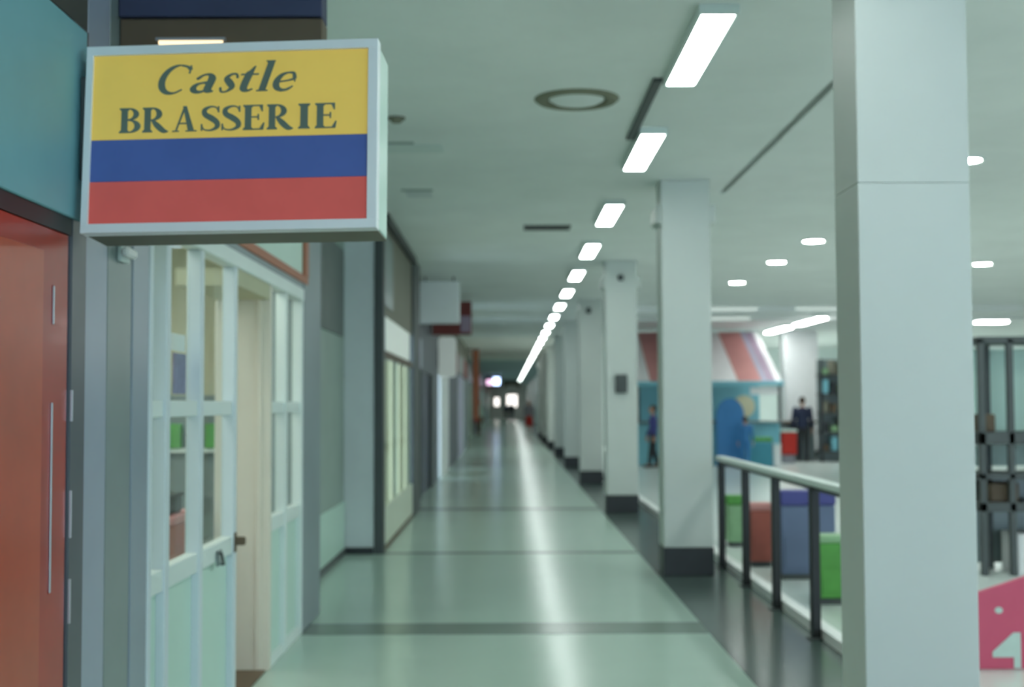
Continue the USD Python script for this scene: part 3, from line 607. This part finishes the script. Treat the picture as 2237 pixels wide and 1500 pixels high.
# dark framed display unit at the right edge
t = Thing('display_unit', 'dark steel framed display unit with pale back panels at the right edge', 'display unit')
for x in (4.24, 4.50, 5.6):
    t.add('post', bx(x, x + 0.055, 11.5, 11.56, 0, 2.12 if x < 5 else 2.0, 0.004), 'darkgrey')
    t.add('rear_post', bx(x, x + 0.05, 12.05, 12.1, 0, 2.1, 0.004), 'darkgrey')
for z, hgt in ((0.57, 0.08), (0.86, 0.05), (1.17, 0.11), (2.08, 0.06)):
    t.add('shelf', bx(4.24, 5.66, 11.5, 12.1, z, z + hgt, 0.004), 'darkgrey')
t.add('back_panel', bx(4.30, 5.6, 12.08, 12.10, 1.28, 2.05), 'mint')
t.add('back_panel', bx(4.30, 5.6, 12.08, 12.10, 0.95, 1.15), 'palecloth')
t.add('back_panel', bx(4.30, 5.6, 12.08, 12.10, 0.05, 0.85), 'clad_b')
t.add('box', bx(4.36, 4.62, 11.6, 11.9, 0.65, 0.82, 0.01), 'brown')
t.add('box', bx(4.31, 4.42, 11.6, 11.9, 1.28, 1.44, 0.01), 'brown')
t.add('box', bx(4.60, 4.95, 11.6, 12.0, 0.0, 0.36, 0.01), 'canvas')
t.done()
def store_lamp(x0, x1, y0, y1, lab, z=3.50):
    t = Thing('store_lamp', lab, 'ceiling light', 'strip lamps in the hall store')
    t.add('housing', bx(x0 - 0.03, x1 + 0.03, y0 - 0.03, y1 + 0.03, z + 0.03, CZ), 'white'); t.add('diffuser', bx(x0, x1, y0, y1, z, z + 0.03), 'store', 'glowing diffuser'); t.done()
store_lamp(7.26, 7.48, 29.8, 32.4, 'nearer of two bright strip lamps in line above the white store column')
store_lamp(7.26, 7.48, 33.4, 36.0, 'farther of two bright strip lamps in line above the white store column')
store_lamp(11.6, 12.3, 31.3, 31.7, 'short bright lamp right of the wide column, at the right edge')
for x, y in ((4.6, 41), (7.0, 43.5), (9.5, 41), (10.5, 36), (12.5, 40)):
    store_lamp(x, x + 0.25, y, y + 3, 'strip lamp deep in the hall store, mostly hidden')
for x0, x1, y, z, lab in ((4.25, 5.3, 26.98, 3.52, 'pale glowing strip on the hall beam, next to the second column'), (6.1, 7.15, 26.98, 3.52, 'pale glowing strip on the hall beam, next to the wide column'),
                          (4.7, 5.75, 30.17, 3.535, 'fainter glowing strip behind, just above the striped canopy')):
    t = Thing('beam_lamp', lab, 'ceiling light', 'glowing strips on the hall beams')
    t.add('channel', bx(x0 - 0.02, x1 + 0.02, y, y + 0.02, z - 0.03, z + 0.045), 'white'); t.add('lens', bx(x0, x1, y - 0.02, y, z - 0.02, z + 0.035, 0.004), 'strip', 'glowing lens'); t.done()
t = Thing('store_column', 'bright white column in the store behind the dark dressed person', 'column')
t.add('shaft', bx(7.83, 8.76, 36.0, 36.8, 0.2, CZ, 0.02), 'canvas'); t.add('base', bx(7.81, 8.78, 35.98, 36.82, 0, 0.2, 0.01), 'darkgrey'); t.done()

# kiosk with a striped canopy
t = Thing('kiosk', 'kiosk with striped red and white sloping canopy and blue counter beyond the second column', 'kiosk')
ya, za, yb, zb = 32.0, 2.06, 35.0, 3.46
for a, b, mt in ((3.18, 3.58, 'canvas'), (3.58, 4.2, 'dustyred'), (4.2, 4.5, 'lilac'), (4.5, 5.0, 'mauve'), (5.0, 5.77, 'canvas'), (5.77, 6.37, 'dustyred'), (6.37, 6.5, 'lilac'), (6.5, 6.72, 'mauve'), (6.72, 6.86, 'canvas')):
    st = trimesh.convex.convex_hull(np.array([(x, y, z + dz) for x in (a, b) for (y, z) in ((ya, za), (yb, zb)) for dz in (0, 0.04)]))
    t.add('canopy_stripe', st, mt)
t.add('canopy_edge', bx(3.16, 6.9, 31.93, 32.0, 1.98, 2.10, 0.01), 'kioskteal')
t.add('counter', bx(3.2, 6.85, 32.2, 32.8, 0, 1.05, 0.02), 'kioskteal'); t.add('counter_top', bx(3.15, 6.9, 32.1, 32.9, 1.05, 1.10, 0.01), 'clad_b')
t.add('back_wall', bx(3.2, 6.85, 34.8, 34.95, 0, 3.3), 'kioskteal')
t.add('sign_board', bx(6.08, 6.8, 32.02, 32.08, 1.76, 1.95, 0.01), 'canvas')
t.add('glow_disc', lathe([(0, 0), (0.30, 0), (0.30, 0.03), (0, 0.03)], (0, 0, 0)).apply_transform(trimesh.transformations.rotation_matrix(-math.pi / 2, (1, 0, 0))).apply_translation((6.42, 34.74, 1.46)), 'cream')  # cream disc painted in for a round glow at the back wall
for x in (3.25, 6.78): t.add('post', bx(x, x + 0.07, 32.02, 32.09, 1.10, 2.0), 'darkgrey')
t.done()
pp = unary_union([sbox(5.18, 0, 5.86, 1.25), ell(5.52, 1.25, 0.34, 0.42)])
m = extr(pp, 0.1); v = m.vertices.copy(); m.vertices = np.c_[v[:, 0], 31.7 + v[:, 2], v[:, 1]]; m.invert()
t = Thing('display_board', 'tall blue board with a rounded top standing before the kiosk', 'board'); t.add('board', m, 'kioskblue'); t.add('foot', bx(5.3, 5.75, 31.5, 31.95, 0, 0.03), 'darkgrey'); t.done()
t = Thing('crate', 'cyan crate with green goods on the floor before the kiosk', 'crate')
t.add('body', bx(5.92, 6.5, 31.4, 31.8, 0.0, 0.60, 0.02), 'cyan'); t.add('goods', cat(*[trimesh.creation.icosphere(2, 0.09).apply_translation((6.0 + 0.11 * q, 31.6, 0.63)) for q in range(5)]), 'green'); t.done()
t = Thing('crate', 'white crate right of the cyan crate before the kiosk', 'crate')
t.add('body', bx(6.53, 6.72, 31.5, 31.8, 0.0, 0.50, 0.02), 'canvas'); t.add('rim', bx(6.52, 6.73, 31.49, 31.81, 0.50, 0.54, 0.01), 'white'); t.done()
t = Thing('litter_bin', 'red box-shaped bin left of the dark dressed person', 'bin')
t.add('body', bx(7.05, 7.45, 33.0, 33.4, 0.22, 0.80, 0.03), 'redcloth'); t.add('foot', bx(7.1, 7.4, 33.05, 33.35, 0, 0.22, 0.01), 'greycloth'); t.add('lid', bx(7.03, 7.47, 32.98, 33.42, 0.80, 0.86, 0.02), 'palecloth'); t.done()
t = Thing('goods_rack', 'dark rack of goods between the person and the wide column', 'rack')
t.add('back', bx(8.25, 9.56, 34.1, 34.12, 0, 2.7), 'clad_b')
for x in (8.22, 9.5): t.add('upright', bx(x, x + 0.06, 33.6, 33.66, 0, 2.7), 'black')
for q, z in enumerate((0.25, 0.75, 1.25, 1.75, 2.25)):
    t.add('shelf', bx(8.22, 9.56, 33.6, 34.1, z, z + 0.04), 'darkgrey')
    for j in range(5):
        x = 8.3 + j * 0.22; t.add('goods', bx(x, x + 0.15, 33.65, 34.0, z + 0.04, z + 0.2 + 0.07 * ((j * 3 + q) % 4), 0.01), ('brown', 'kioskteal', 'black', 'palegreen', 'wallbrown')[(j + 2 * q) % 5])
t.done()
t = Thing('counter', 'dark low counter behind the kiosk goods', 'counter')
t.add('body', bx(6.95, 8.3, 34.6, 35.2, 0, 1.0, 0.02), 'clad_b'); t.add('top', bx(6.9, 8.35, 34.5, 35.3, 1.0, 1.06, 0.01), 'brown'); t.done()

# ------------------------------------------------------------------ people
def hull_chain(chain):
    ms = []
    for a, ra, b, rb in chain:
        pts = []
        for cc, rad in ((a, ra), (b, rb)):
            s = trimesh.creation.icosphere(1, rad) if np.ndim(rad) == 0 else trimesh.creation.icosphere(1, 1.0)
            vv = s.vertices * (1 if np.ndim(rad) == 0 else np.array(rad)); pts.append(vv + np.array(cc))
        h = trimesh.convex.convex_hull(np.vstack(pts))
        ms.append(manifold3d.Manifold(manifold3d.Mesh(np.asarray(h.vertices, np.float32), np.asarray(h.faces, np.uint32))))
    mm = manifold3d.Manifold.batch_boolean(ms, manifold3d.OpType.Add).refine_to_length(0.045)
    me = mm.to_mesh(); tm = trimesh.Trimesh(me.vert_properties[:, :3], me.tri_verts, process=True)
    trimesh.smoothing.filter_taubin(tm, iterations=6); return tm
def person(label, x, y, face, hgt, top, bottom, hairlong=False, skirt=False, step=0.12, carry=None):
    """face: heading in radians, 0 = away from the camera (+y)."""
    J = dict(hipL=(-0.09, 0, 0.92), hipR=(0.09, 0, 0.92), knL=(-0.10, step * 0.6, 0.50), knR=(0.10, -step * 0.2, 0.50), anL=(-0.10, step, 0.08), anR=(0.10, -step, 0.09),
             sh=1.42, neck=(0, 0, 1.50), head=(0, 0.015, 1.64))
    J['elL'] = (-0.24, -0.05, 1.13); J['elR'] = (0.24, 0.02, 1.13); J['wrL'] = (-0.25, 0.06 - step * 0.5, 0.89); J['wrR'] = (0.25, 0.08 + step * 0.5, 0.89)
    sL, sR = (-0.19, 0, 1.42), (0.19, 0, 1.42)
    body = [((0, 0, 0.95), (0.155, 0.10, 0.09), (0, 0, 1.15), (0.14, 0.095, 0.09)), ((0, 0, 1.15), (0.14, 0.095, 0.09), (0, 0, 1.36), (0.165, 0.105, 0.09)), ((0, 0, 1.38), (0.16, 0.09, 0.06), (0, 0, 1.47), (0.06, 0.06, 0.04)),
            ((0, 0, 1.45), 0.055, (0, 0.01, 1.56), 0.052), ((0, 0.012, 1.655), (0.077, 0.092, 0.10), (0, 0.03, 1.60), (0.058, 0.075, 0.075)), ((0, 0.105, 1.635), 0.016, (0, 0.118, 1.612), 0.017),
            ((-0.079, 0, 1.66), 0.014, (-0.079, 0, 1.61), 0.013), ((0.079, 0, 1.66), 0.014, (0.079, 0, 1.61), 0.013)]
    for S, E, Wr, h, k, a, sx in ((sL, J['elL'], J['wrL'], J['hipL'], J['knL'], J['anL'], -1), (sR, J['elR'], J['wrR'], J['hipR'], J['knR'], J['anR'], 1)):
        body += [(S, 0.058, E, 0.042), (E, 0.042, Wr, 0.028), (h, 0.09, k, 0.058), (k, 0.058, a, 0.04), (a, 0.04, (a[0], a[1] + 0.15, 0.035), 0.03)]
        P = np.array(Wr) + (0, 0.005, -0.075)
        body += [(Wr, 0.026, P, (0.018, 0.04, 0.03))]
        for q in range(4):
            b0 = P + (0, -0.03 + 0.02 * q, -0.02); L = (0.06, 0.075, 0.08, 0.065)[q]
            b1 = b0 + (-sx * 0.004, 0.004, -L * 0.55); body += [(b0, 0.0095, b1, 0.009), (b1, 0.009, b1 + np.array((-sx * 0.018, 0.004, -L * 0.45)), 0.008)]
        t0 = P + (0, 0.035, 0.02); body += [(t0, 0.011, t0 + np.array((-sx * 0.012, 0.022, -0.045)), 0.009)]
    topm = [((0, 0, 0.90), (0.175, 0.12, 0.05), (0, 0, 1.15), (0.165, 0.115, 0.09)), ((0, 0, 1.15), (0.165, 0.115, 0.09), (0, 0, 1.37), (0.19, 0.122, 0.085)), ((0, 0, 1.40), (0.185, 0.10, 0.06), (0, 0, 1.465), (0.08, 0.07, 0.03)),
            (sL, 0.075, J['elL'], 0.058), (J['elL'], 0.058, np.array(J['wrL']) + (0, 0, 0.03), 0.044), (sR, 0.075, J['elR'], 0.058), (J['elR'], 0.058, np.array(J['wrR']) + (0, 0, 0.03), 0.044)]
    if skirt:
        bot = [((0, 0, 0.98), (0.16, 0.115, 0.03), (0, 0, 0.42), (0.24, 0.2, 0.02))]
    else:
        bot = [((0, 0, 0.97), (0.165, 0.115, 0.04), (0, 0, 0.9), (0.172, 0.12, 0.06))]
        for h, k, a in ((J['hipL'], J['knL'], J['anL']), (J['hipR'], J['knR'], J['anR'])): bot += [(h, 0.105, k, 0.074), (k, 0.074, np.array(a) + (0, 0, 0.03), 0.06)]
    hair = [((0, -0.008, 1.69), (0.086, 0.096, 0.085), (0, -0.03, 1.65), (0.086, 0.082, 0.08))] + ([((0, -0.03, 1.66), (0.085, 0.075, 0.06), (0, -0.075, 1.44), (0.10, 0.045, 0.06))] if hairlong else [])
    shoes = [[((a[0], a[1] - 0.03, 0.045), 0.043, (a[0], a[1] + 0.16, 0.034), 0.036)] for a in (J['anL'], J['anR'])]
    s = hgt / 1.755; c_, s_ = math.cos(face), math.sin(face)
    T = np.eye(4); T[:3, :3] = s * np.array([[c_, -s_, 0], [s_, c_, 0], [0, 0, 1]]); T[:3, 3] = (x, y, 0)
    t = Thing('person', label, 'person')
    def put(n, ch, mt, lab=None):
        mm = hull_chain(ch); mm.apply_transform(T)
        return t.add(n, mm, mt, lab)
    put('body', body, 'skin'); put('top', topm, top); put('skirt' if skirt else 'trousers', bot, bottom); put('hair', hair, 'hair')
    for q in shoes: put('shoe', q, 'black')
    lo = min(p[1].bounds[0][2] for p in t.parts)
    for p in t.parts: p[1].apply_translation((0, 0, -lo))
    t.done()
person('person in dark navy clothes with brown hair, standing before the white store column', 7.83, 34.0, math.radians(-15), 1.70, 'navycloth', 'darkcloth')
person('dark haired person in a blue top at the kiosk, beside the tall blue board', 5.75, 31.0, math.radians(-20), 1.22, 'kioskblue', 'kioskblue')
person('person in a grey top and red skirt far down the corridor', 1.17, 68.0, math.radians(180), 1.72, 'greycloth', 'redcloth', True, True)
person('person in pale top and brown trousers far away by the left shops', -1.38, 63.0, math.radians(150), 1.72, 'palecloth', 'brown', False)
person('tiny dark dressed person at the bright far end, right one of two', 0.42, 118.0, math.radians(0), 1.75, 'darkcloth', 'navycloth')
person('tiny dark dressed person at the bright far end, left one of two', -0.1, 121.0, math.radians(0), 1.7, 'navycloth', 'darkcloth')
person('person in a purple top glimpsed between the second and third columns', 3.55, 31.2, math.radians(90), 1.5, 'bluepurple', 'darkcloth')
